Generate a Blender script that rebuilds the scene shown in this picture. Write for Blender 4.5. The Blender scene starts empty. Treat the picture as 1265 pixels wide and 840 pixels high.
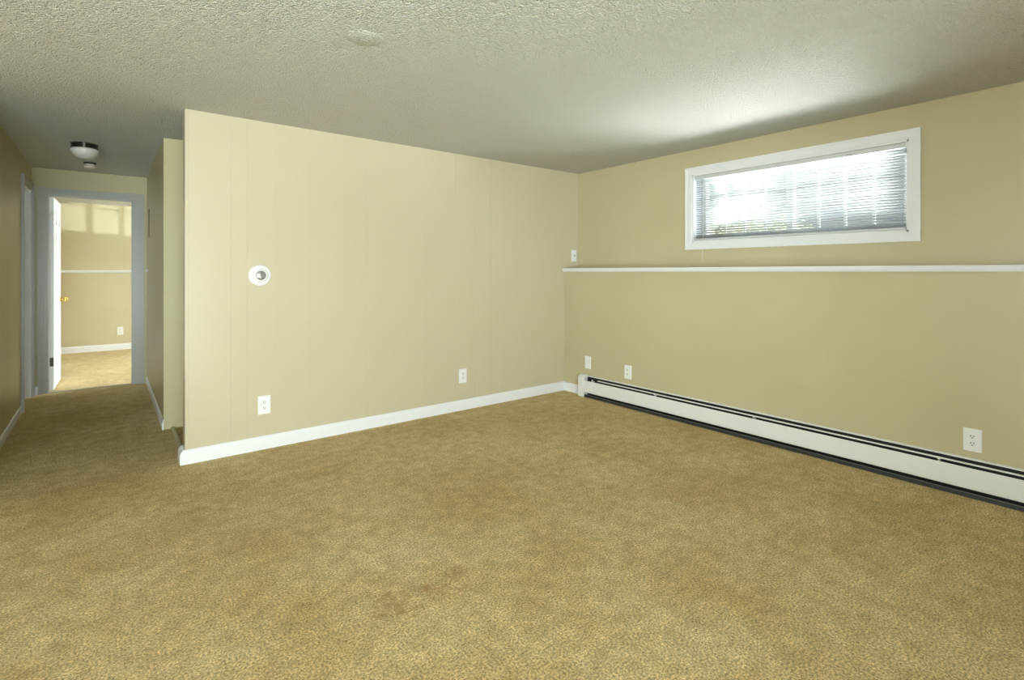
import bpy, bmesh, math, random
from mathutils import Vector, Matrix
PI = math.pi
random.seed(7)
S = bpy.context.scene
C = S.collection

# ------------------------------------------------------------------ camera
H = 1.24
cd = bpy.data.cameras.new('camera'); cam = bpy.data.objects.new('camera', cd); C.objects.link(cam)
cam.location = (0, 0, H); cam.rotation_euler = (PI/2, 0, -math.radians(38.19))
cd.sensor_width = 36; cd.lens = 36*635/1265; cd.shift_y = (335.7-420)/1265
cd.clip_start = .02
S.camera = cam

# ------------------------------------------------------------------ world, lamps, exposure
w = bpy.data.worlds.new('world'); S.world = w; w.use_nodes = True
w.node_tree.nodes['Background'].inputs[0].default_value = (.80, .90, 1.0, 1)
w.node_tree.nodes['Background'].inputs[1].default_value = .24
S.view_settings.view_transform = 'Standard'; S.view_settings.look = 'None'
S.view_settings.exposure = .86; S.view_settings.gamma = 1; S.view_settings.use_curve_mapping = False

def area(name, loc, direction, sx, sy, energy, col, spread=180):
    l = bpy.data.lights.new(name, 'AREA'); l.shape = 'RECTANGLE'; l.size = sx; l.size_y = sy
    l.energy = energy; l.color = col; l.spread = math.radians(spread)
    o = bpy.data.objects.new(name, l); C.objects.link(o); o.location = loc
    o.rotation_euler = Vector(direction).to_track_quat('-Z', 'Y').to_euler()
    return o
# daylight through the glass door behind the camera: sky from outside, plus an added low lamp that brightens the ceiling
area('daylight_glass_door', (-.95, -2.75, 1.35), (.25, 1, 0), 2.5, 1.9, 106, (.88, .95, 1))
area('ceiling_fill_glass_door', (-.95, -3.1, .25), (.3, 1, .9), 2.5, 1.2, 215, (.88, .95, 1))
# daylight through the window to the left, behind the camera
area('daylight_left_window', (-3.35, -.3, 1.3), (1, .12, .02), 1.6, 1.2, 66, (.88, .95, 1))
# high window: light thrown up from the ground outside, and open sky above
area('low_glare_main', (5.3, 1.77, 1.20), (-.90, 0, .42), 2.2, .5, 14, (.93, .97, 1), 55)
area('low_glare_left', (5.3, .45, 1.20), (-.68, .68, .32), 1.8, .5, 20, (.93, .97, 1), 70)
area('low_glare_right', (5.3, 3.1, 1.20), (-.68, -.68, .32), 1.8, .5, 24, (.93, .97, 1), 70)
area('sky_glow_main', (6.3, 1.8, 4.6), (-.62, 0, -.75), 5.0, 2.4, 160, (.93, .97, 1))
# far room window
area('ground_bounce_far', (4.9, 8.7, 1.3), (-.8, 0, .45), 2.0, 1.3, 800, (.88, .95, 1))
area('sky_glow_far', (6.8, 8.4, 3.1), (-1, 0, -.42), 3.0, 1.6, 1600, (.88, .95, 1))
sl = bpy.data.lights.new('sun_glint_off_parked_glass', 'SPOT'); sl.energy = 3300; sl.color = (.80, .92, 1)
sl.shadow_soft_size = .022; sl.spot_size = math.radians(22); sl.spot_blend = .2
so = bpy.data.objects.new('sun_glint_off_parked_glass', sl); C.objects.link(so); so.location = (9.8, 5.2, 1.07)
so.rotation_euler = (Vector((3.975, 8.16, 1.8))-Vector(so.location)).to_track_quat('-Z', 'Y').to_euler()
sn = bpy.data.lights.new('sun', 'SUN'); sn.energy = 4.0; sn.angle = math.radians(1); sn.color = (1, .96, .86)
sno = bpy.data.objects.new('sun', sn); C.objects.link(sno)
sno.rotation_euler = Vector((.75, .35, -.8)).to_track_quat('-Z', 'Y').to_euler()

# ------------------------------------------------------------------ materials
def mat(name, col, rough=.5, metal=0, spec=.5, **kw):
    m = bpy.data.materials.new(name); m.use_nodes = True
    b = m.node_tree.nodes['Principled BSDF']
    b.inputs['Base Color'].default_value = (*col, 1); b.inputs['Roughness'].default_value = rough
    b.inputs['Metallic'].default_value = metal; b.inputs['Specular IOR Level'].default_value = spec
    for k, v in kw.items(): b.inputs[k.replace('_', ' ')].default_value = v
    return m
def add_bump(m, scale, strength, dist=.002, detail=3, rough_in=None, stretch=(1, 1, 1)):
    nt = m.node_tree; N = nt.nodes; L = nt.links; b = N['Principled BSDF']
    tc = N.new('ShaderNodeTexCoord'); mp = N.new('ShaderNodeMapping'); mp.inputs['Scale'].default_value = stretch
    L.new(tc.outputs['Object'], mp.inputs[0])
    n = N.new('ShaderNodeTexNoise'); n.inputs['Scale'].default_value = scale; n.inputs['Detail'].default_value = detail
    L.new(mp.outputs[0], n.inputs['Vector'])
    bp = N.new('ShaderNodeBump'); bp.inputs['Strength'].default_value = strength; bp.inputs['Distance'].default_value = dist
    L.new(n.outputs['Fac'], bp.inputs['Height']); L.new(bp.outputs[0], b.inputs['Normal'])
    return n, bp
def vary(m, c1, c2, scale, detail=3, lo=.35, hi=.65):
    nt = m.node_tree; N = nt.nodes; L = nt.links; b = N['Principled BSDF']
    tc = N.new('ShaderNodeTexCoord')
    n = N.new('ShaderNodeTexNoise'); n.inputs['Scale'].default_value = scale; n.inputs['Detail'].default_value = detail
    L.new(tc.outputs['Object'], n.inputs['Vector'])
    r = N.new('ShaderNodeValToRGB'); r.color_ramp.elements[0].position = lo; r.color_ramp.elements[1].position = hi
    r.color_ramp.elements[0].color = (*c1, 1); r.color_ramp.elements[1].color = (*c2, 1)
    L.new(n.outputs['Fac'], r.inputs[0]); L.new(r.outputs[0], b.inputs['Base Color'])

wall_paint = mat('wall_paint', (.60, .535, .335), .36, spec=.5)
vary(wall_paint, (.575, .515, .325), (.605, .545, .352), 1.3)
add_bump(wall_paint, 90, .12, .002)
panel_paint = mat('panel_paint', (.63, .57, .375), .28, spec=.7)
vary(panel_paint, (.60, .55, .385), (.62, .57, .405), 1.1)
add_bump(panel_paint, 14, .10, .002, stretch=(1, 1, .25))
trim_white = mat('trim_white', (.87, .90, .93), .35)
add_bump(trim_white, 60, .05, .001)
heater_white = mat('heater_enamel', (.83, .85, .83), .35)
add_bump(heater_white, 120, .03, .001)
black_metal = mat('heater_dark_metal', (.008, .009, .008), .6)
fin_metal = mat('heater_fin_metal', (.022, .025, .022), .6)
lip_metal = mat('heater_lip_metal', (.14, .15, .14), .5)
plastic = mat('white_plastic', (.90, .92, .93), .35)
plastic_cream = mat('cream_plastic', (.70, .67, .55), .45)
slot_dark = mat('socket_dark', (.02, .02, .02), .6)
chrome = mat('chrome', (.55, .55, .56), .18, metal=1)
brushed = mat('brushed_dark_steel', (.06, .058, .05), .28, metal=.9)
brass = mat('brass', (.70, .50, .12), .25, metal=1)
silver = mat('dial_silver', (.42, .43, .42), .35, metal=.6)
frost = mat('frosted_glass', (.78, .78, .74), .25, Transmission_Weight=.15)
slatm = mat('blind_slat', (.66, .69, .705), .4, Transmission_Weight=0.0)
cordm = mat('cord', (.72, .73, .72), .7)
vinyl = mat('window_vinyl', (.85, .86, .87), .4)
hall_paint_shaded = mat('hall_paint_shaded', (.55, .505, .285), .4); add_bump(hall_paint_shaded, 90, .12, .002)  # tan of the room walls with the hallway's olive shade put into the colour
trim_shaded = mat('trim_shaded', (.43, .44, .405), .32)  # white trim, darkened in its colour for the hallway shade
strip_metal = mat('threshold_strip', (.50, .46, .32), .5, metal=.3)
olive = mat('dark_olive_plastic', (.17, .155, .07), .6)
bark = mat('bark', (.12, .08, .05), .9); vary(bark, (.08, .05, .03), (.2, .14, .09), 30)
leafm = mat('leaf', (.45, .5, .22), .5); vary(leafm, (.42, .46, .30), (.72, .71, .58), 6)
grass = mat('grass', (.10, .14, .05), .95); vary(grass, (.06, .10, .03), (.2, .22, .09), 8); add_bump(grass, 60, .8, .02)

# thin window glass: clear with a fresnel reflection
glass = bpy.data.materials.new('window_glass'); glass.use_nodes = True
nt = glass.node_tree; nt.nodes.remove(nt.nodes['Principled BSDF'])
tr = nt.nodes.new('ShaderNodeBsdfTransparent'); gl = nt.nodes.new('ShaderNodeBsdfGlossy'); gl.inputs['Roughness'].default_value = .02
mx = nt.nodes.new('ShaderNodeMixShader'); fr = nt.nodes.new('ShaderNodeFresnel'); fr.inputs[0].default_value = 1.3
tr.inputs[0].default_value = (.95, .97, .96, 1)
nt.links.new(fr.outputs[0], mx.inputs[0]); nt.links.new(tr.outputs[0], mx.inputs[1]); nt.links.new(gl.outputs[0], mx.inputs[2])
nt.links.new(mx.outputs[0], nt.nodes['Material Output'].inputs[0])

# sprayed texture ceiling
ceil = mat('stipple_ceiling', (.79, .785, .705), .95, spec=.2)
n, bp = add_bump(ceil, 95, 1.0, .018, detail=4)
nt = ceil.node_tree
vo = nt.nodes.new('ShaderNodeTexVoronoi'); vo.inputs['Scale'].default_value = 110
tc = nt.nodes.new('ShaderNodeTexCoord'); nt.links.new(tc.outputs['Object'], vo.inputs['Vector'])
ad = nt.nodes.new('ShaderNodeMath'); ad.operation = 'SUBTRACT'
nt.links.new(n.outputs['Fac'], ad.inputs[0]); nt.links.new(vo.outputs['Distance'], ad.inputs[1])
nt.links.new(ad.outputs[0], bp.inputs['Height'])

# cut pile carpet: fine pile speckle, footworn patches, a few rusty stains
carpet = mat('carpet', (.4, .3, .15), 1.0, spec=.05, Sheen_Weight=.15, Sheen_Roughness=.6)
nt = carpet.node_tree; N = nt.nodes; L = nt.links; b = N['Principled BSDF']
tc = N.new('ShaderNodeTexCoord')
def noise(scale, detail, rough=.5, dist=0):
    n = N.new('ShaderNodeTexNoise'); n.inputs['Scale'].default_value = scale; n.inputs['Detail'].default_value = detail
    n.inputs['Roughness'].default_value = rough; n.inputs['Distortion'].default_value = dist
    L.new(tc.outputs['Object'], n.inputs['Vector']); return n
def ramp(src, p0, c0, p1, c1):
    r = N.new('ShaderNodeValToRGB'); e = r.color_ramp.elements
    e[0].position = p0; e[1].position = p1; e[0].color = (*c0, 1); e[1].color = (*c1, 1); L.new(src, r.inputs[0]); return r
def mixc(kind, fac, a, bb):
    m = N.new('ShaderNodeMix'); m.data_type = 'RGBA'; m.blend_type = kind
    if isinstance(fac, float): m.inputs[0].default_value = fac
    else: L.new(fac, m.inputs[0])
    L.new(a, m.inputs[6])
    if isinstance(bb, tuple): m.inputs[7].default_value = (*bb, 1)
    else: L.new(bb, m.inputs[7])
    return m.outputs[2]
big = ramp(noise(1.5, 6, .66, .15).outputs['Fac'], .34, (.58, .42, .175), .66, (.73, .585, .315))
mid = ramp(noise(13, 6, .72, .1).outputs['Fac'], .30, (.73, .69, .60), .70, (1.17, 1.17, 1.17))
fine = ramp(noise(125, 4, .8).outputs['Fac'], .37, (.36, .33, .25), .62, (1.52, 1.54, 1.52))
c1 = mixc('MULTIPLY', 1.0, big.outputs[0], mid.outputs[0])
c2 = mixc('MULTIPLY', 1.0, c1, fine.outputs[0])
# stains at fixed places on the carpet
cur = c2
wob = noise(22, 3, .6)
for (sx, sy, rad, amt, col) in [(0.843, 1.778, 0.10, 0.54, (0.34, 0.17, 0.03)),
    (0.861, 1.957, 0.07, 0.36, (0.36, 0.2, 0.05)),
    (1.021, 1.757, 0.06, 0.43, (0.42, 0.2, 0.06)),
    (1.111, 1.788, 0.05, 0.32, (0.42, 0.21, 0.07)),
    (1.622, 1.766, 0.12, 0.22, (0.34, 0.23, 0.09)),
    (-0.277, 3.279, 0.12, 0.25, (0.4, 0.22, 0.09)),
    (0.365, 3.005, 0.22, 0.36, (0.38, 0.25, 0.09)),
    (0.279, 3.367, 0.14, 0.29, (0.38, 0.24, 0.09)),
    (0.471, 2.654, 0.16, 0.25, (0.38, 0.25, 0.09)),
    (0.095, 2.986, 0.12, 0.22, (0.36, 0.25, 0.09)),
    (0.695, 2.745, 0.30, 0.11, (0.36, 0.25, 0.09))]:
    vs = N.new('ShaderNodeVectorMath'); vs.operation = 'DISTANCE'; vs.inputs[1].default_value = (sx, sy, 0)
    L.new(tc.outputs['Object'], vs.inputs[0])
    ms = N.new('ShaderNodeMath'); ms.operation = 'MULTIPLY_ADD'; ms.inputs[1].default_value = .5*1.0; L.new(wob.outputs['Fac'], ms.inputs[0]); L.new(vs.outputs['Value'], ms.inputs[2])
    rr = N.new('ShaderNodeMapRange'); rr.inputs['From Min'].default_value = .25-.1*rad; rr.inputs['From Max'].default_value = .25+rad
    rr.inputs['To Min'].default_value = amt; rr.inputs['To Max'].default_value = 0; L.new(ms.outputs[0], rr.inputs['Value'])
    cur = mixc('MIX', rr.outputs[0], cur, col)
L.new(cur, b.inputs['Base Color'])
bp = N.new('ShaderNodeBump'); bp.inputs['Strength'].default_value = .7; bp.inputs['Distance'].default_value = .008
L.new(noise(150, 4, .8).outputs['Fac'], bp.inputs['Height'])
bp2 = N.new('ShaderNodeBump'); bp2.inputs['Strength'].default_value = .08; bp2.inputs['Distance'].default_value = .03
L.new(noise(7, 4, .6).outputs['Fac'], bp2.inputs['Height']); L.new(bp.outputs[0], bp2.inputs['Normal']); L.new(bp2.outputs[0], b.inputs['Normal'])

# ------------------------------------------------------------------ helpers
def box(bm, x0, x1, y0, y1, z0, z1, bevel=0, seg=2):
    g = bmesh.ops.create_cube(bm, size=1)
    vs = g['verts']
    for v in vs:
        v.co = Vector((x0+(v.co.x+.5)*(x1-x0), y0+(v.co.y+.5)*(y1-y0), z0+(v.co.z+.5)*(z1-z0)))
    if bevel:
        es = {e for v in vs for e in v.link_edges}
        bmesh.ops.bevel(bm, geom=list(es), offset=bevel, segments=seg, affect='EDGES', profile=.5)
    return bm
def B(*a, **k): return box(bmesh.new(), *a, **k)
def prism(bm, pts, axis, a0, a1):
    """closed 2D outline swept straight along an axis; pts are the other two coordinates in xyz order"""
    def P(p, t):
        return {'x': (t, p[0], p[1]), 'y': (p[0], t, p[1]), 'z': (p[0], p[1], t)}[axis]
    lo = [bm.verts.new(P(p, a0)) for p in pts]; hi = [bm.verts.new(P(p, a1)) for p in pts]
    n = len(pts)
    for i in range(n): bm.faces.new((lo[i], lo[(i+1) % n], hi[(i+1) % n], hi[i]))
    bm.faces.new(lo[::-1]); bm.faces.new(hi)
    bmesh.ops.recalc_face_normals(bm, faces=bm.faces)
    return bm
def lathe(prof, seg=48, axis='z'):
    """prof: (radius, height) list, revolved"""
    bm = bmesh.new(); rings = []
    for r, z in prof:
        ring = []
        for i in range(seg if r > 1e-6 else 1):
            a = 2*PI*i/seg; x, y = r*math.cos(a), r*math.sin(a)
            co = (x, y, z) if axis == 'z' else (x, -z, y)
            ring.append(bm.verts.new(co))
        rings.append(ring)
    for a, b in zip(rings, rings[1:]):
        for i in range(seg):
            j = (i+1) % seg
            q = [a[i % len(a)], a[j % len(a)], b[j % len(b)], b[i % len(b)]]
            u = list(dict.fromkeys(q))
            if len(u) > 2: bm.faces.new(u)
    bmesh.ops.recalc_face_normals(bm, faces=bm.faces)
    return bm
def cyl(bm, p0, p1, r, seg=12):
    p0, p1 = Vector(p0), Vector(p1); d = p1-p0
    g = bmesh.ops.create_cone(bm, cap_ends=True, segments=seg, radius1=r, radius2=r, depth=d.length)
    q = d.to_track_quat('Z', 'Y')
    for v in g['verts']: v.co = q @ v.co + (p0+p1)/2
    return bm
def obj(name, bm, m, parent=None, smooth=None, world=True, kind=None, label=None):
    if parent is not None and world:
        bmesh.ops.translate(bm, verts=bm.verts, vec=-Vector(parent.location))
    me = bpy.data.meshes.new(name); bm.to_mesh(me); bm.free(); me.materials.append(m)
    o = bpy.data.objects.new(name, me); C.objects.link(o)
    if parent is not None: o.parent = parent
    if smooth:
        for p in me.polygons: p.use_smooth = True
        me.set_sharp_from_angle(angle=math.radians(smooth))
    if kind: o['kind'] = kind
    if label: o['label'] = label
    return o
def struct(name, bm, m, label, parent=None, smooth=None):
    o = obj(name, bm, m, parent, smooth)
    o['kind'] = 'structure'; o['label'] = label; o['category'] = name.split('_')[0]
    return o
def empty(name, loc, label, cat, rz=0, group=None, kind=None):
    o = bpy.data.objects.new(name, None); C.objects.link(o); o.location = loc; o.rotation_euler = (0, 0, rz)
    o.empty_display_size = .1; o['label'] = label; o['category'] = cat
    if group: o['group'] = group
    if kind: o['kind'] = kind
    return o
def tag(o, label, cat, group=None):
    o['label'] = label; o['category'] = cat
    if group: o['group'] = group
    return o

# ------------------------------------------------------------------ dimensions
CE = 2.29             # ceiling
YA = 3.904            # paneled wall plane
XA = .393             # its free end
XU, XL = 3.975, 3.77  # upper / lower window wall
XH = -.60             # hall left wall
XR = .345             # hall right wall
YP = 4.862            # pilaster face
YE = 7.03             # hall end wall
YF = 10.293           # far room wall
T = .115

# ------------------------------------------------------------------ setting
struct('floor', B(-2.75, 4.2, -2.3, YF+.12, -.15, 0), carpet, 'tan cut pile carpet running through the room, the hallway and the room beyond')
struct('ceiling', B(-2.75, 4.2, -2.3, YF+.12, CE, CE+.15), ceil, 'off white stippled ceiling')

# paneled wall with narrow vertical grooves (front profile with notches)
gro = [(.653, .0012), (.757, .0014), (.934, .0012), (1.168, .001), (1.428, .001), (1.596, .0012), (2.111, .001), (2.426, .0028),
       (2.545, .0012), (2.640, .0018), (2.80, .0012), (2.816, .0038), (2.95, .001)]
pts = [(XA, YA)]
for gx, dpt in gro:
    hw = .0012+dpt*.35
    pts += [(gx-hw, YA), (gx-hw*.4, YA+dpt), (gx+hw*.4, YA+dpt), (gx+hw, YA)]
pts += [(XU, YA), (XU, YA+T), (XA, YA+T)]
struct('wall_center', prism(bmesh.new(), pts, 'z', 0, CE), panel_paint, 'cream paneled wall with narrow vertical grooves facing the camera')

# window wall: lower foundation part, upper part with the opening
WY0, WY1, WZ0, WZ1 = 1.0, 2.53, 1.493, 2.075
struct('wall_right_lower', B(XL, XU+.22, -2.2, YA, 0, H), wall_paint, 'tan lower half of the window wall below the ledge')
bm = bmesh.new()
box(bm, XU, XU+.22, -2.2, WY0, H, CE); box(bm, XU, XU+.22, WY1, YA+T, H, CE)
box(bm, XU, XU+.22, WY0, WY1, H, WZ0); box(bm, XU, XU+.22, WY0, WY1, WZ1, CE)
struct('wall_right_upper', bm, wall_paint, 'tan upper half of the window wall, set back above the ledge')
# ledge cap with a stepped nosing
bm = bmesh.new()
prism(bm, [(XL-.026, H+.013), (XL-.026, H+.034), (XL-.022, H+.037), (XU, H+.037), (XU, H+.001), (XL-.020, H+.001), (XL-.020, H+.009), (XL-.008, H+.009), (XL-.008, H+.013)], 'y', -2.2, YA)
struct('trim_1', bm, trim_white, 'white ledge cap running the length of the window wall')

# hall: left wall with a door opening
DY0, DY1, DH = 6.28, 6.93, 2.035
bm = bmesh.new()
box(bm, XH-T, XH, YA, DY0, 0, CE); box(bm, XH-T, XH, DY1, YE, 0, CE); box(bm, XH-T, XH, DY0, DY1, DH, CE)
struct('wall_hallway_left', bm, hall_paint_shaded, 'shaded tan wall on the left of the hallway')
struct('wall_hallway_right', B(XR, XR+T*1.6, YP, YE, 0, CE), hall_paint_shaded, 'shaded tan wall on the right of the hallway')
EX0, EX1 = -.489, .229
bm = bmesh.new()
box(bm, XH-T, EX0, YE, YE+T, 0, CE); box(bm, EX1, 4.0, YE, YE+T, 0, CE); box(bm, EX0, EX1, YE, YE+T, DH, CE)
struct('wall_hallway_end', bm, hall_paint_shaded, 'tan wall at the end of the hallway around the open doorway')
# alcove beside the hallway, behind the paneled wall
bm = bmesh.new()
box(bm, 1.45, 1.55, YA+T, YP, 0, CE); box(bm, XR+T*1.6, 1.55, YP, YP+.1, 0, CE)
struct('wall_alcove', bm, wall_paint, 'walls of the dark alcove behind the paneled wall')
# room sides behind the camera
bm = bmesh.new()
box(bm, -2.75, XH-T, YA, YA+T, 0, CE); box(bm, -2.75, -2.65, .6, YA, 0, CE); box(bm, -2.75, -2.65, -2.2, -1.2, 0, CE)
box(bm, -2.75, -2.65, -1.2, .6, 0, .7); box(bm, -2.75, -2.65, -1.2, .6, 2.0, CE)
struct('wall_left', bm, wall_paint, 'tan wall on the left side of the room behind the camera')
bm = bmesh.new()
box(bm, -2.75, -2.3, -2.3, -2.2, 0, CE); box(bm, .4, 4.2, -2.3, -2.2, 0, CE); box(bm, -2.3, .4, -2.3, -2.2, 2.1, CE)
struct('wall_back', bm, wall_paint, 'tan wall behind the camera with the wide glass door')
# far room
bm = bmesh.new()
box(bm, -2.0, 4.2, YF, YF+.12, 0, CE)
struct('wall_far_room_back', bm, wall_paint, 'cream back wall of the bright room beyond the hallway')
bm = bmesh.new()
box(bm, -2.1, -2.0, YE, YF+.12, 0, CE)
struct('wall_far_room_left', bm, wall_paint, 'left wall of the room beyond the hallway')
FY0, FY1 = 7.62, 9.1
bm = bmesh.new()
box(bm, XU, XU+.1, YE, FY0, 0, CE); box(bm, XU, XU+.1, FY1, YF, 0, CE)
box(bm, XU, XU+.1, FY0, FY1, 0, 1.49); box(bm, XU, XU+.1, FY0, FY1, 2.12, CE)
struct('wall_far_room_right', bm, wall_paint, 'window wall of the room beyond the hallway')
struct('trim_2', prism(bmesh.new(), [(YF, H-.015), (YF-.022, H-.012), (YF-.026, H+.012), (YF-.02, H+.022), (YF, H+.024)], 'x', -2.0, XU), trim_white,
       'thin white rail across the back wall of the far room')

# baseboards: profile with eased top
def baseboard(name, x0, y0, x1, y1, nx, ny, label, h=.088, t=.013, m=trim_white, par=None):
    d = Vector((x1-x0, y1-y0, 0)); n = Vector((nx, ny, 0))
    bm = bmesh.new(); pr = [(0, 0), (t, 0), (t, h*.72), (t*.8, h*.86), (t*.45, h*.97), (t*.2, h), (0, h)]
    a = [bm.verts.new(Vector((x0, y0, 0))+n*p[0]+Vector((0, 0, p[1]))) for p in pr]
    b_ = [bm.verts.new(Vector((x1, y1, 0))+n*p[0]+Vector((0, 0, p[1]))) for p in pr]
    for i in range(len(pr)):
        j = (i+1) % len(pr); bm.faces.new((a[i], a[j], b_[j], b_[i]))
    bm.faces.new(a[::-1]); bm.faces.new(b_); bmesh.ops.recalc_face_normals(bm, faces=bm.faces)
    return struct(name, bm, m, label)
baseboard('baseboard_center', XA-.013, YA, XL, YA, 0, -1, 'white baseboard along the foot of the paneled wall', h=.092)
baseboard('baseboard_center_end', XA, YA-.01, XA, YA+T+.006, -1, 0, 'short baseboard wrapped round the end of the paneled wall', h=.092, t=.03)
baseboard('baseboard_right', XL, YA-.012, XL, 3.66, -1, 0, 'short white baseboard in the corner beside the heater')
baseboard('baseboard_hallway_left', XH, YA, XH, 6.205, 1, 0, 'white baseboard along the left hallway wall', h=.068, t=.010)
baseboard('baseboard_hallway_right', XR, YP-.01, XR, YE, -1, 0, 'white baseboard along the right hallway wall', h=.075, t=.010)
baseboard('baseboard_hallway_end', XH, YE, -.55, YE, 0, -1, 'tiny piece of baseboard between the two hallway doors')
baseboard('baseboard_far_room', -2.0, YF, XU, YF, 0, -1, 'white baseboard of the far room', h=.098)
# corner bead on the free end of the paneled wall
struct('trim_3', B(XA-.002, XA+.016, YA-.003, YA+.004, .092, CE, bevel=.0015), panel_paint, 'narrow painted corner strip at the free end of the paneled wall')
# alcove floor track
struct('trim_4', prism(bmesh.new(), [(.392, 0), (.396, .012), (.406, .014), (.416, .012), (.42, 0)], 'y', YA+T, YP), strip_metal, 'narrow floor track across the alcove opening')
# floor strip under the hallway doorway
struct('trim_5', prism(bmesh.new(), [(YE+.02, 0), (YE+.025, .007), (YE+.04, .009), (YE+.055, .007), (YE+.06, 0)], 'x', EX0+.02, EX1-.02), strip_metal, 'thin carpet strip on the floor of the open doorway')

# door casings: three stepped bands, mitred
def casing(name, axis, plane, sgn, a0, a1, top, w0, w1, wt, label, bot=0.0):
    """axis 'x': casing lies in a plane of constant y=plane; axis 'y': constant x=plane. sgn = outward normal direction"""
    bm = bmesh.new()
    steps = [(0, .28, .008), (.28, .36, .014), (.36, .62, .011), (.62, .70, .019), (.70, .90, .016), (.9, 1.0, .024)]
    def put(u0, u1, z0, z1, d):
        lo, hi = sorted((plane, plane+sgn*d))
        if axis == 'x': box(bm, u0, u1, lo, hi, z0, z1)
        else: box(bm, lo, hi, u0, u1, z0, z1)
    for s0, s1, d in steps:
        put(a0-w0*s1, a0-w0*s0, bot, top+wt*s1, d)
        put(a1+w1*s0, a1+w1*s1, bot, top+wt*s1, d)
        put(a0-w0*s0, a1+w1*s0, top+wt*s0, top+wt*s1, d)
    return struct(name, bm, trim_shaded, label)
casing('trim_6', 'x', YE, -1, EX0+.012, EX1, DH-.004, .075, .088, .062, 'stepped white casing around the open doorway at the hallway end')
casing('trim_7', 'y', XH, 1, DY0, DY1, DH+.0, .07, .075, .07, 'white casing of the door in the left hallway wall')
# jambs with stops
bm = bmesh.new()
box(bm, EX0-.0, EX0+.016, YE-.002, YE+T+.002, 0, DH); box(bm, EX1-.012, EX1, YE-.002, YE+T+.002, 0, DH); box(bm, EX0, EX1, YE-.002, YE+T+.002, DH-.012, DH)
box(bm, EX1-.022, EX1-.01, YE+.03, YE+.065, 0, DH); box(bm, EX0+.01, EX0+.020, YE+.03, YE+.065, 0, DH); box(bm, EX0, EX1, YE+.03, YE+.065, DH-.022, DH)
struct('trim_8', bm, trim_shaded, 'white jamb lining of the open hallway doorway')
bm = bmesh.new()
box(bm, XH-T-.002, XH+.002, DY0, DY0+.014, 0, DH); box(bm, XH-T-.002, XH+.002, DY1-.014, DY1, 0, DH); box(bm, XH-T-.002, XH+.002, DY0, DY1, DH-.014, DH)
struct('trim_9', bm, trim_white, 'white jamb lining of the left hallway door')

# ------------------------------------------------------------------ doors
def knob_bm(): return lathe([(0, 0), (.031, 0), (.031, .006), (.012, .010), (.010, .032), (.022, .038), (.028, .050), (.025, .062), (.014, .068), (0, .069)], 24, axis='y')
def door_leaf(wd, ht, th, y0=0):
    """leaf along +x from the hinge, faces at y=0 and y=th, with six sunk panels on each face"""
    bm = bmesh.new()
    rails = [(0, .115), (wd/2-.05, wd/2+.05), (wd-.115, wd)]
    zs = [(0, .22), (.92, 1.06), (1.62, 1.73), (ht-.12, ht)]
    for a, b_ in rails: box(bm, a, b_, 0, th, 0, ht)
    for z0, z1 in zs:
        box(bm, .115, wd/2-.05, 0, th, z0, z1); box(bm, wd/2+.05, wd-.115, 0, th, z0, z1)
    for (a, b_) in ((.115, wd/2-.05), (wd/2+.05, wd-.115)):
        for z0, z1 in zip([z[1] for z in zs], [z[0] for z in zs[1:]]):
            box(bm, a, b_, .008, th-.008, z0, z1)
            box(bm, a+.03, b_-.03, .003, th-.003, z0+.03, z1-.03, bevel=.0025, seg=1)
    return bm
# open door of the far room
d1 = empty('door_1', (-.440, YE+T+.004, .012), 'white panel door standing open into the far room', 'door', kind='structure')
d1.rotation_euler[2] = math.radians(88.6)
obj('door_leaf', door_leaf(.69, 2.0, .036), trim_white, d1, world=False)
for sgn, yy in ((1, -.0), (-1, .036)):
    kb = knob_bm()
    if sgn < 0: bmesh.ops.scale(kb, vec=(1, -1, 1), verts=kb.verts); bmesh.ops.reverse_faces(kb, faces=kb.faces)
    bmesh.ops.translate(kb, verts=kb.verts, vec=(.635, yy, .915)); obj('door_knob', kb, brass, d1, smooth=50, world=False)
lb = B(.6895, .6915, .008, .028, .87, .95); cyl(lb, (.690, .018, .91), (.699, .018, .91), .008)
obj('latch_plate', lb, brass, d1, world=False)
for z, m in ((1.80, chrome), (.29, brushed)):  # upper hinge coloured as lit, lower one as shaded
    hb = B(-.0025, .0, .002, .034, z-.045, z+.045, bevel=.001); cyl(hb, (-.004, .038, z-.048), (-.004, .038, z+.048), .0065)
    hm = obj('hinge', hb, m, d1, world=False)
    hm['label'] = 'steel hinge in a lit tone' if z > 1 else 'steel hinge in a shaded tone'
d2 = empty('door_2', (XH-.085, DY0+.016, .012), 'closed white panel door set back in the left hallway wall', 'door', kind='structure')
d2.rotation_euler[2] = PI/2
obj('door_leaf', door_leaf(DY1-DY0-.032, 2.0, .035), trim_white, d2, world=False)
kb = knob_bm(); bmesh.ops.translate(kb, verts=kb.verts, vec=(.06, 0, .93)); obj('door_knob', kb, brass, d2, smooth=50, world=False)

# glass door behind the camera, window behind-left (only their light is in the photo)
gd = empty('door_3', (-.95, -2.25, 0), 'wide glass door behind the camera', 'door', kind='structure')
bm = bmesh.new()
for x in (-2.3, -.98, .34): box(bm, x, x+.06, -2.28, -2.22, 0, 2.1)
box(bm, -2.3, .4, -2.28, -2.22, 2.04, 2.1); box(bm, -2.3, .4, -2.28, -2.22, 0, .06)
obj('door_frame', bm, vinyl, gd); obj('glass_pane', B(-2.24, .34, -2.255, -2.25, .06, 2.04), glass, gd)

# ------------------------------------------------------------------ the high window
wn = empty('window_1', (XU+.17, (WY0+WY1)/2, WZ0), 'wide high window with white casing and a grid of small panes', 'window', kind='structure')
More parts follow.
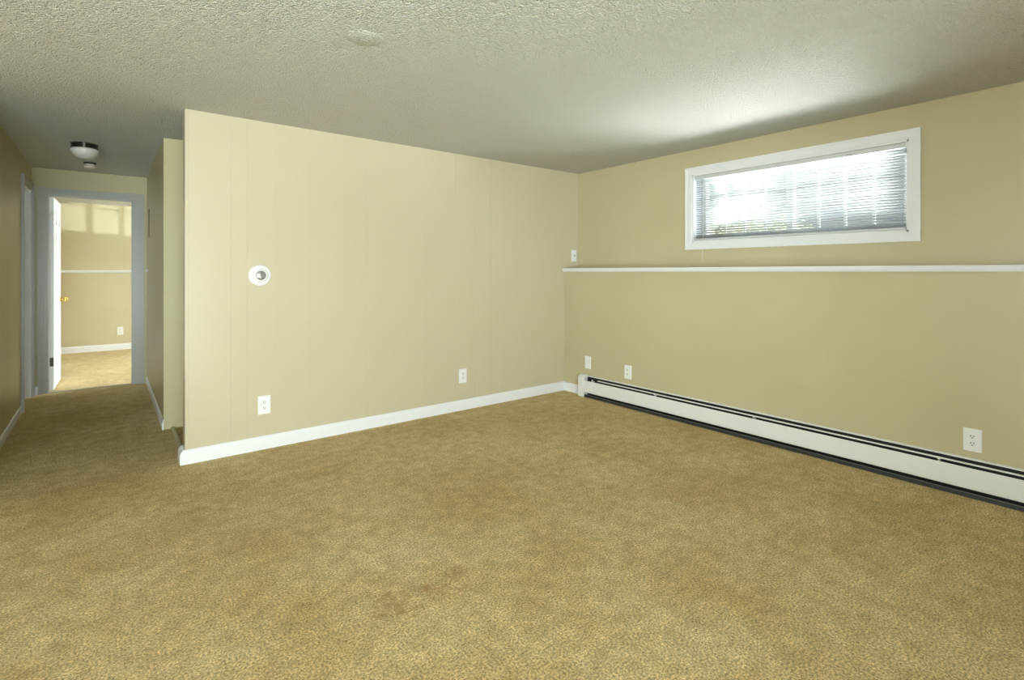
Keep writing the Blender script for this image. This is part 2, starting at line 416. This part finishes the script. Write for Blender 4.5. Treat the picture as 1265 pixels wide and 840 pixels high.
# casing on the room side, moulded
bm = bmesh.new()
for s0, s1, d in [(0, .14, .010), (.14, .36, .016), (.36, .72, .012), (.72, 1, .019)]:
    g = .062
    box(bm, XU-d, XU, WY0-g*s1, WY0-g*s0, WZ0-g*s1, WZ1+g*s1); box(bm, XU-d, XU, WY1+g*s0, WY1+g*s1, WZ0-g*s1, WZ1+g*s1)
    box(bm, XU-d, XU, WY0-g*s0, WY1+g*s0, WZ0-g*s1, WZ0-g*s0); box(bm, XU-d, XU, WY0-g*s0, WY1+g*s0, WZ1+g*s0, WZ1+g*s1)
obj('casing', bm, trim_white, wn)
bm = bmesh.new(); e = .012
box(bm, XU-.004, XU+.2, WY0, WY0+e, WZ0, WZ1); box(bm, XU-.004, XU+.2, WY1-e, WY1, WZ0, WZ1)
box(bm, XU-.004, XU+.2, WY0, WY1, WZ0, WZ0+e); box(bm, XU-.004, XU+.2, WY0, WY1, WZ1-e, WZ1)
obj('jamb', bm, trim_white, wn)
fx0, fx1 = XU+.12, XU+.17
bm = bmesh.new(); e = .045; ym = 1.775
a, b_, z0, z1 = WY0+.012, WY1-.012, WZ0+.012, WZ1-.012
box(bm, fx0, fx1, a, a+e, z0, z1); box(bm, fx0, fx1, b_-e, b_, z0, z1); box(bm, fx0, fx1, a, b_, z0, z0+e); box(bm, fx0, fx1, a, b_, z1-e, z1)
box(bm, fx0-.006, fx1, ym-.024, ym+.024, z0, z1)
obj('window_frame', bm, vinyl, wn)
bm = bmesh.new()
for (p, q) in ((a+e, ym-.024), (ym+.024, b_-e)):
    for k in (1, 2, 3): yy = p+(q-p)*k/4; box(bm, fx0+.012, fx0+.028, yy-.008, yy+.008, z0+e, z1-e)
    box(bm, fx0+.013, fx0+.027, p, q, (z0+z1)/2-.008, (z0+z1)/2+.008)
obj('muntin_grid', bm, vinyl, wn)
for p, q in ((a+e, ym-.024), (ym+.024, b_-e)):
    obj('glass_pane', B(fx0+.018, fx0+.022, p, q, z0+e, z1-e), glass, wn)

# blind
XB = XU+.024
bl = empty('window_blind', (XB, (WY0+WY1)/2, WZ0), 'white horizontal slat blind hanging lowered inside the high window', 'blind')
by0, by1 = WY0+.020, WY1-.016
hb = B(XB-.014, XB+.014, by0, by1, WZ1-.045, WZ1-.013, bevel=.002)
obj('headrail', hb, slatm, bl, smooth=40)
bm = bmesh.new(); nsl = 26; ztop = WZ1-.056; pitch = (ztop-(WZ0+.058))/(nsl-1); tilt = math.radians(25)
for k in range(nsl+5):
    z = ztop-k*pitch; prev = None; tl = tilt
    if k >= nsl: z = WZ0+.034+(k-nsl)*.0035; tl = .12   # the last slats lie stacked on the bottom rail
    for j in range(5):
        u = (j/4-.5)*.025; crown = .0016*(1-(2*j/4-1)**2)
        x = XB+u*math.cos(tl)+crown*math.sin(tl); zz = z-u*math.sin(tl)+crown*math.cos(tl)
        cur = [bm.verts.new((x, by0+.004, zz+random.uniform(-.0004, .0004))), bm.verts.new((x, (by0+by1)/2, zz-.0005)), bm.verts.new((x, by1-.004, zz+random.uniform(-.0004, .0004)))]
        if prev:
            bm.faces.new((prev[0], prev[1], cur[1], cur[0])); bm.faces.new((prev[1], prev[2], cur[2], cur[1]))
        prev = cur
so_ = obj('slats', bm, slatm, bl, smooth=60)
sm = so_.modifiers.new('thickness', 'SOLIDIFY'); sm.thickness = .0006
obj('bottom_rail', B(XB-.013, XB+.013, by0+.002, by1-.002, WZ0+.015, WZ0+.031, bevel=.003), slatm, bl, smooth=40)
for yy in (by0+.13, 1.775, by1-.10):
    bm = bmesh.new()
    for dx in (-.0135, .0135): cyl(bm, (XB+dx, yy, WZ0+.03), (XB+dx, yy, WZ1-.045), .0007, 6)
    for k in range(nsl): cyl(bm, (XB-.0135, yy, ztop-k*pitch-.001), (XB+.0135, yy, ztop-k*pitch-.001), .0004, 4)
    obj('ladder_cord', bm, cordm, bl)
bm = bmesh.new(); cyl(bm, (XB-.018, by1-.085, WZ1-.03), (XB-.026, by1-.082, 1.335), .0022, 8)
obj('lift_cord', bm, cordm, bl)
bm = bmesh.new(); cyl(bm, (XB-.022, by0+.30, WZ1-.04), (XB-.022, by0+.33, WZ1-.04), .004, 8); box(bm, XB-.026, XB-.014, by0+.305, by0+.325, WZ1-.044, WZ1-.034)
obj('tilt_hook', bm, chrome, bl)
for yy in (by0-.006, by1+.001):
    obj('mounting_bracket', B(XB-.017, XB+.017, yy, yy+.006, WZ1-.05, WZ1-.0125, bevel=.001), plastic, bl)

# far room window
wf = empty('window_2', (XU+.05, 8.3, 1.49), 'divided window of the room beyond the hallway', 'window', kind='structure')
bm = bmesh.new()
box(bm, XU+.02, XU+.06, FY0, FY0+.05, 1.49, 2.12); box(bm, XU+.02, XU+.06, FY1-.05, FY1, 1.49, 2.12); box(bm, XU+.02, XU+.06, FY0, FY1, 1.49, 1.52); box(bm, XU+.02, XU+.06, FY0, FY1, 2.09, 2.12)
obj('window_frame', bm, vinyl, wf)
bm = bmesh.new()
for k in range(-4, 5):
    y = 8.141+k*.122
    if FY0+.05 < y < FY1-.05: box(bm, XU+.03, XU+.045, y-.008, y+.008, 1.5, 2.1)
box(bm, XU+.03, XU+.045, FY0, FY1, 1.745, 1.757)
obj('muntin_grid', bm, vinyl, wf)

# ------------------------------------------------------------------ baseboard heater
HY0, HY1 = -1.6, 3.60
ht = empty('baseboard_heater', (XL-.03, 3.60, 0), 'long white baseboard heater with black slots under the ledge wall', 'heater')
g = .001
bm = prism(bmesh.new(), [(XL-g, .012), (XL-g, .207), (XL-.008, .209), (XL-.020, .203), (XL-.021, .199), (XL-.009, .2045), (XL-.004, .203), (XL-.004, .012)], 'y', HY0, HY1)
obj('back_panel', bm, heater_white, ht, smooth=40)
obj('inner_shield', B(XL-.0065, XL-.0045, HY0, HY1, .012, .196), black_metal, ht, label='black inner shield behind the slots')
bm = prism(bmesh.new(), [(XL-.060, .050), (XL-.061, .152), (XL-.059, .160), (XL-.055, .164), (XL-.052, .162), (XL-.052, .160), (XL-.055, .160), (XL-.058, .152), (XL-.058, .052), (XL-.046, .046), (XL-.046, .044)], 'y', HY0, HY1)
obj('front_panel', bm, heater_white, ht, smooth=35)
bm = prism(bmesh.new(), [(XL-.041, .176), (XL-.040, .182), (XL-.036, .184), (XL-.033, .184), (XL-.033, .182), (XL-.036, .182), (XL-.038, .180), (XL-.039, .176)], 'y', HY0, 3.40)
obj('damper', bm, heater_white, ht, smooth=40, label='thin white louvre strip in the top slot')
bm = bmesh.new(); cyl(bm, (XL-.03, HY0, .10), (XL-.03, HY1, .10), .011, 12)
box(bm, XL-.050, XL-.010, HY0, HY1, .145, .1465)
obj('heating_pipe', bm, black_metal, ht)
bm = bmesh.new(); y = HY0+.05
while y < HY1-.1:
    box(bm, XL-.050, XL-.010, y, y+.0006, .070, .135); y += .02
o = obj('heating_fins', bm, fin_metal, ht)
obj('bottom_pan', prism(bmesh.new(), [(XL-.056, 0), (XL-.050, .022), (XL-.041, .022), (XL-.041, .004), (XL-.004, .004), (XL-.004, 0)], 'y', HY0, HY1), fin_metal, ht, label='dark metal pan showing under the front panel')
obj('pan_lip', prism(bmesh.new(), [(XL-.0535, .0225), (XL-.0535, .0265), (XL-.049, .0265), (XL-.049, .0225)], 'y', HY0, HY1), lip_metal, ht, label='grey lip of the bottom pan')
for yy in (3.47, 2.74, 1.87, .80, .0):
    bm = B(XL-.052, XL-.012, yy-.004, yy+.004, .158, .164); box(bm, XL-.044, XL-.038, yy-.006, yy+.006, .170, .1815, bevel=.001)
    obj('damper_clip', bm, heater_white, ht)
# end cap, rounded top
bm = bmesh.new()
pf = [(XL-g, 0), (XL-g, .212), (XL-.02, .213), (XL-.045, .208), (XL-.058, .198), (XL-.066, .182), (XL-.067, .0)]
prism(bm, pf, 'y', HY1-.035, HY1+.045)
bmesh.ops.bevel(bm, geom=[e for e in bm.edges], offset=.004, segments=2, affect='EDGES')
obj('end_cap', bm, heater_white, ht, smooth=50)

# ------------------------------------------------------------------ wall plates
GO = 'white double socket outlets low on the walls'
def plate_bm(w_=.080, h_=.126):
    bm = B(-w_/2, w_/2, -.0065, 0, -h_/2, h_/2)
    es = [e for e in bm.edges if all(v.co.y < -.006 for v in e.verts)]
    bmesh.ops.bevel(bm, geom=es, offset=.004, segments=3, affect='EDGES'); return bm
def screw_bm(z):
    bm = bmesh.new(); cyl(bm, (0, -.006, z), (0, -.0078, z), .0032, 12); box(bm, -.0028, .0028, -.0081, -.0077, z-.0004, z+.0004); return bm
def outlet(loc, rz, label, group=GO):
    t = empty('wall_outlet', loc, label, 'outlet', rz, group)
    obj('cover_plate', plate_bm(), plastic, t, world=False, smooth=40)
    for s in (1, -1):
        zc = s*.0195
        bm = bmesh.new()
        ring = []
        for i in range(32):
            a = 2*PI*i/32; x = .0172*math.cos(a); z = max(-.0135, min(.0135, .0172*math.sin(a))); ring.append((x, zc+z))
        ring = list(dict.fromkeys((round(p, 6), round(q, 6)) for p, q in ring))
        prism(bm, ring, 'y', -.0090, -.005)
        r = obj('receptacle', bm, plastic, t, world=False)
        bm = bmesh.new()
        box(bm, -.0085, -.0050, -.0094, -.0085, zc-.001, zc+.0090); box(bm, .0050, .0085, -.0094, -.0085, zc, zc+.0085)
        cyl(bm, (0, -.0085, zc-.0068), (0, -.0094, zc-.0068), .0033, 12)
        obj('socket_slots', bm, slot_dark, r, world=False)
    obj('screw', screw_bm(0), plastic, t, world=False)
    return t
outlet((.862, YA, .308), 0, 'white double socket outlet on the paneled wall near its left end')
outlet((2.508, YA, .305), 0, 'white double socket outlet on the paneled wall nearer the room corner')
outlet((XL, 3.062, .315), -PI/2, 'small white double socket outlet above the left end of the heater')
outlet((XL, .661, .307), -PI/2, 'large looking white double socket outlet above the heater at right edge')
outlet((.157, YF, .300), 0, 'tiny white socket outlet on the back wall of the far room')
bp_ = empty('blank_wall_plate', (XL, 3.565, .335), 'plain white blank plate on the ledge wall by the corner', 'wall plate', -PI/2)
obj('cover_plate', plate_bm(), plastic, bp_, world=False, smooth=40)
for z in (-.042, .042): obj('screw', screw_bm(z), plastic, bp_, world=False)
cx_ = empty('cable_jack_plate', (3.912, YA, 1.411), 'small white cable jack plate just above the ledge in the corner', 'wall plate')
obj('cover_plate', plate_bm(.075, .122), plastic, cx_, world=False, smooth=40)
bm = bmesh.new(); cyl(bm, (0, -.006, 0), (0, -.010, 0), .0085, 6); cyl(bm, (0, -.010, 0), (0, -.018, 0), .005, 16)
obj('jack', bm, silver, cx_, world=False, label='grey threaded jack')
for z in (-.042, .042): obj('screw', screw_bm(z), plastic, cx_, world=False)

# round thermostat
th = empty('round_thermostat', (.834, YA, 1.215), 'round white thermostat on the left part of the paneled wall', 'thermostat')
obj('wall_plate', lathe([(0, 0), (.0715, 0), (.0725, .004), (.070, .008), (.062, .0100), (.050, .0105), (0, .0105)], 64, 'y'), plastic, th, smooth=50, world=False)
obj('housing', lathe([(.046, .010), (.0475, .013), (.0465, .030), (.043, .037), (.039, .0400), (.036, .0405), (.033, .0385), (0, .0385)], 64, 'y'), plastic, th, smooth=40, world=False)
db = lathe([(.0325, .0385), (.0325, .0400), (.029, .043), (.020, .0455), (0, .046)], 48, 'y')
dl = obj('dial', db, silver, th, smooth=50, world=False, label='silver dial in the middle')
bm = bmesh.new()
for i in range(24):
    a = math.radians(-60+i*300/23)+PI/2; r0, r1 = .0255, .0305
    cyl(bm, (r0*math.cos(a), -.0442, r0*math.sin(a)), (r1*math.cos(a), -.0425, r1*math.sin(a)), .0005, 4)
box(bm, -.0012, .0012, -.0475, -.045, .002, .024)
obj('dial_marks', bm, slot_dark, dl, world=False)

# ------------------------------------------------------------------ hallway fittings
lt = empty('ceiling_light', (-.150, 5.50, CE), 'round flush hallway ceiling light with white dome and dark metal band', 'ceiling light')
obj('metal_band', lathe([(0, 0), (.089, 0), (.089, -.006), (.086, -.010), (.086, -.034), (.089, -.038), (.089, -.041), (.08, -.041), (0, -.039)], 64), brushed, lt, smooth=35, world=False)
obj('glass_dome', lathe([(.085, -.040), (.0925, -.047), (.093, -.056), (.089, -.074), (.076, -.094), (.054, -.109), (.028, -.117), (0, -.119)], 64), frost, lt, smooth=60, world=False)
cl = obj('clip', B(-.008, .008, -.0925, -.0855, -.042, -.004, bevel=.002), chrome, lt, world=False, label='bright chrome clip on the band'); cl.rotation_euler[2] = math.radians(0)
sd = empty('smoke_detector', (-.135, 6.42, CE), 'small round smoke detector on the hallway ceiling behind the light', 'smoke detector')
obj('base', lathe([(0, 0), (.050, 0), (.050, -.010), (.046, -.012), (0, -.012)], 40), brushed, sd, smooth=40, world=False, label='dark base ring')
obj('cover', lathe([(.038, -.011), (.038, -.030), (.046, -.040), (.044, -.048), (.030, -.051), (0, -.052)], 40), plastic_cream, sd, smooth=40, world=False)
# little fittings at the far end of the right hallway wall
tag(obj('wall_strip', prism(bmesh.new(), [(XR, 6.585), (XR-.005, 6.59), (XR-.008, 6.62), (XR-.005, 6.65), (XR, 6.655)], 'z', 1.60, 1.90), olive, smooth=40),
    'narrow dark upright strip high on the right hallway wall near the doorway', 'wall strip')
bb = lathe([(.016, 0), (.016, .004), (.010, .007), (.010, .02), (.006, .024), (0, .025)], 20, 'y')
bmesh.ops.rotate(bb, verts=bb.verts, cent=(0, 0, 0), matrix=Matrix.Rotation(-PI/2, 3, 'Z')); bmesh.ops.translate(bb, verts=bb.verts, vec=(XR, 6.86, 1.25))
tag(obj('wall_button', bb, plastic, smooth=40), 'tiny white button on the right hallway wall beside the doorway casing', 'button')

# round painted cover on the ceiling
cc = empty('ceiling_cover_plate', (0.909, 2.223, CE), 'round cover plate painted like the ceiling above the paneled wall', 'cover plate')
obj('disc', lathe([(0, 0), (.078, 0), (.078, -.001), (.074, -.003), (0, -.0035)], 48), ceil, cc, smooth=40, world=False)
for s in (-1, 1): obj('screw', cyl(bmesh.new(), (s*.035, 0, -.003), (s*.035, 0, -.0045), .003, 12), ceil, cc, world=False)

# ------------------------------------------------------------------ outside the high window
struct('ground', B(4.2, 16, -8, 14, .5, .90), grass, 'grass outside the basement windows')
sh = empty('shrub', (5.9, 3.1, .90), 'pale sunlit shrub outside behind the left part of the blind', 'shrub')
bm = bmesh.new()
for i in range(14):
    a = random.uniform(0, 2*PI); r = random.uniform(.2, .8)
    p0 = Vector((5.9+.06*math.cos(a), 3.1+.06*math.sin(a), .90)); p1 = Vector((5.9+.5*r*math.cos(a), 3.1+r*math.sin(a), 1.02+random.uniform(.6, 1.1)))
    cyl(bm, p0, p1, .009, 6)
obj('stems', bm, bark, sh)
bm = bmesh.new()
for i in range(5200):
    th_, ph = random.uniform(0, 2*PI), math.acos(random.uniform(-.3, 1)); rr_ = random.uniform(.55, 1)**.5
    c = Vector((5.9+.65*rr_*math.sin(ph)*math.cos(th_), 3.1+.95*rr_*math.sin(ph)*math.sin(th_), 1.30+.72*rr_*math.cos(ph)*(1+.12*math.sin(5*th_))))
    d = Vector((random.gauss(0, 1), random.gauss(0, 1), random.gauss(0, 1))).normalized(); e_ = d.orthogonal().normalized()
    q = [c-d*.032, c+e_*.014, c+d*.036, c-e_*.014]
    bm.faces.new([bm.verts.new(v) for v in q])
obj('foliage', bm, leafm, sh)
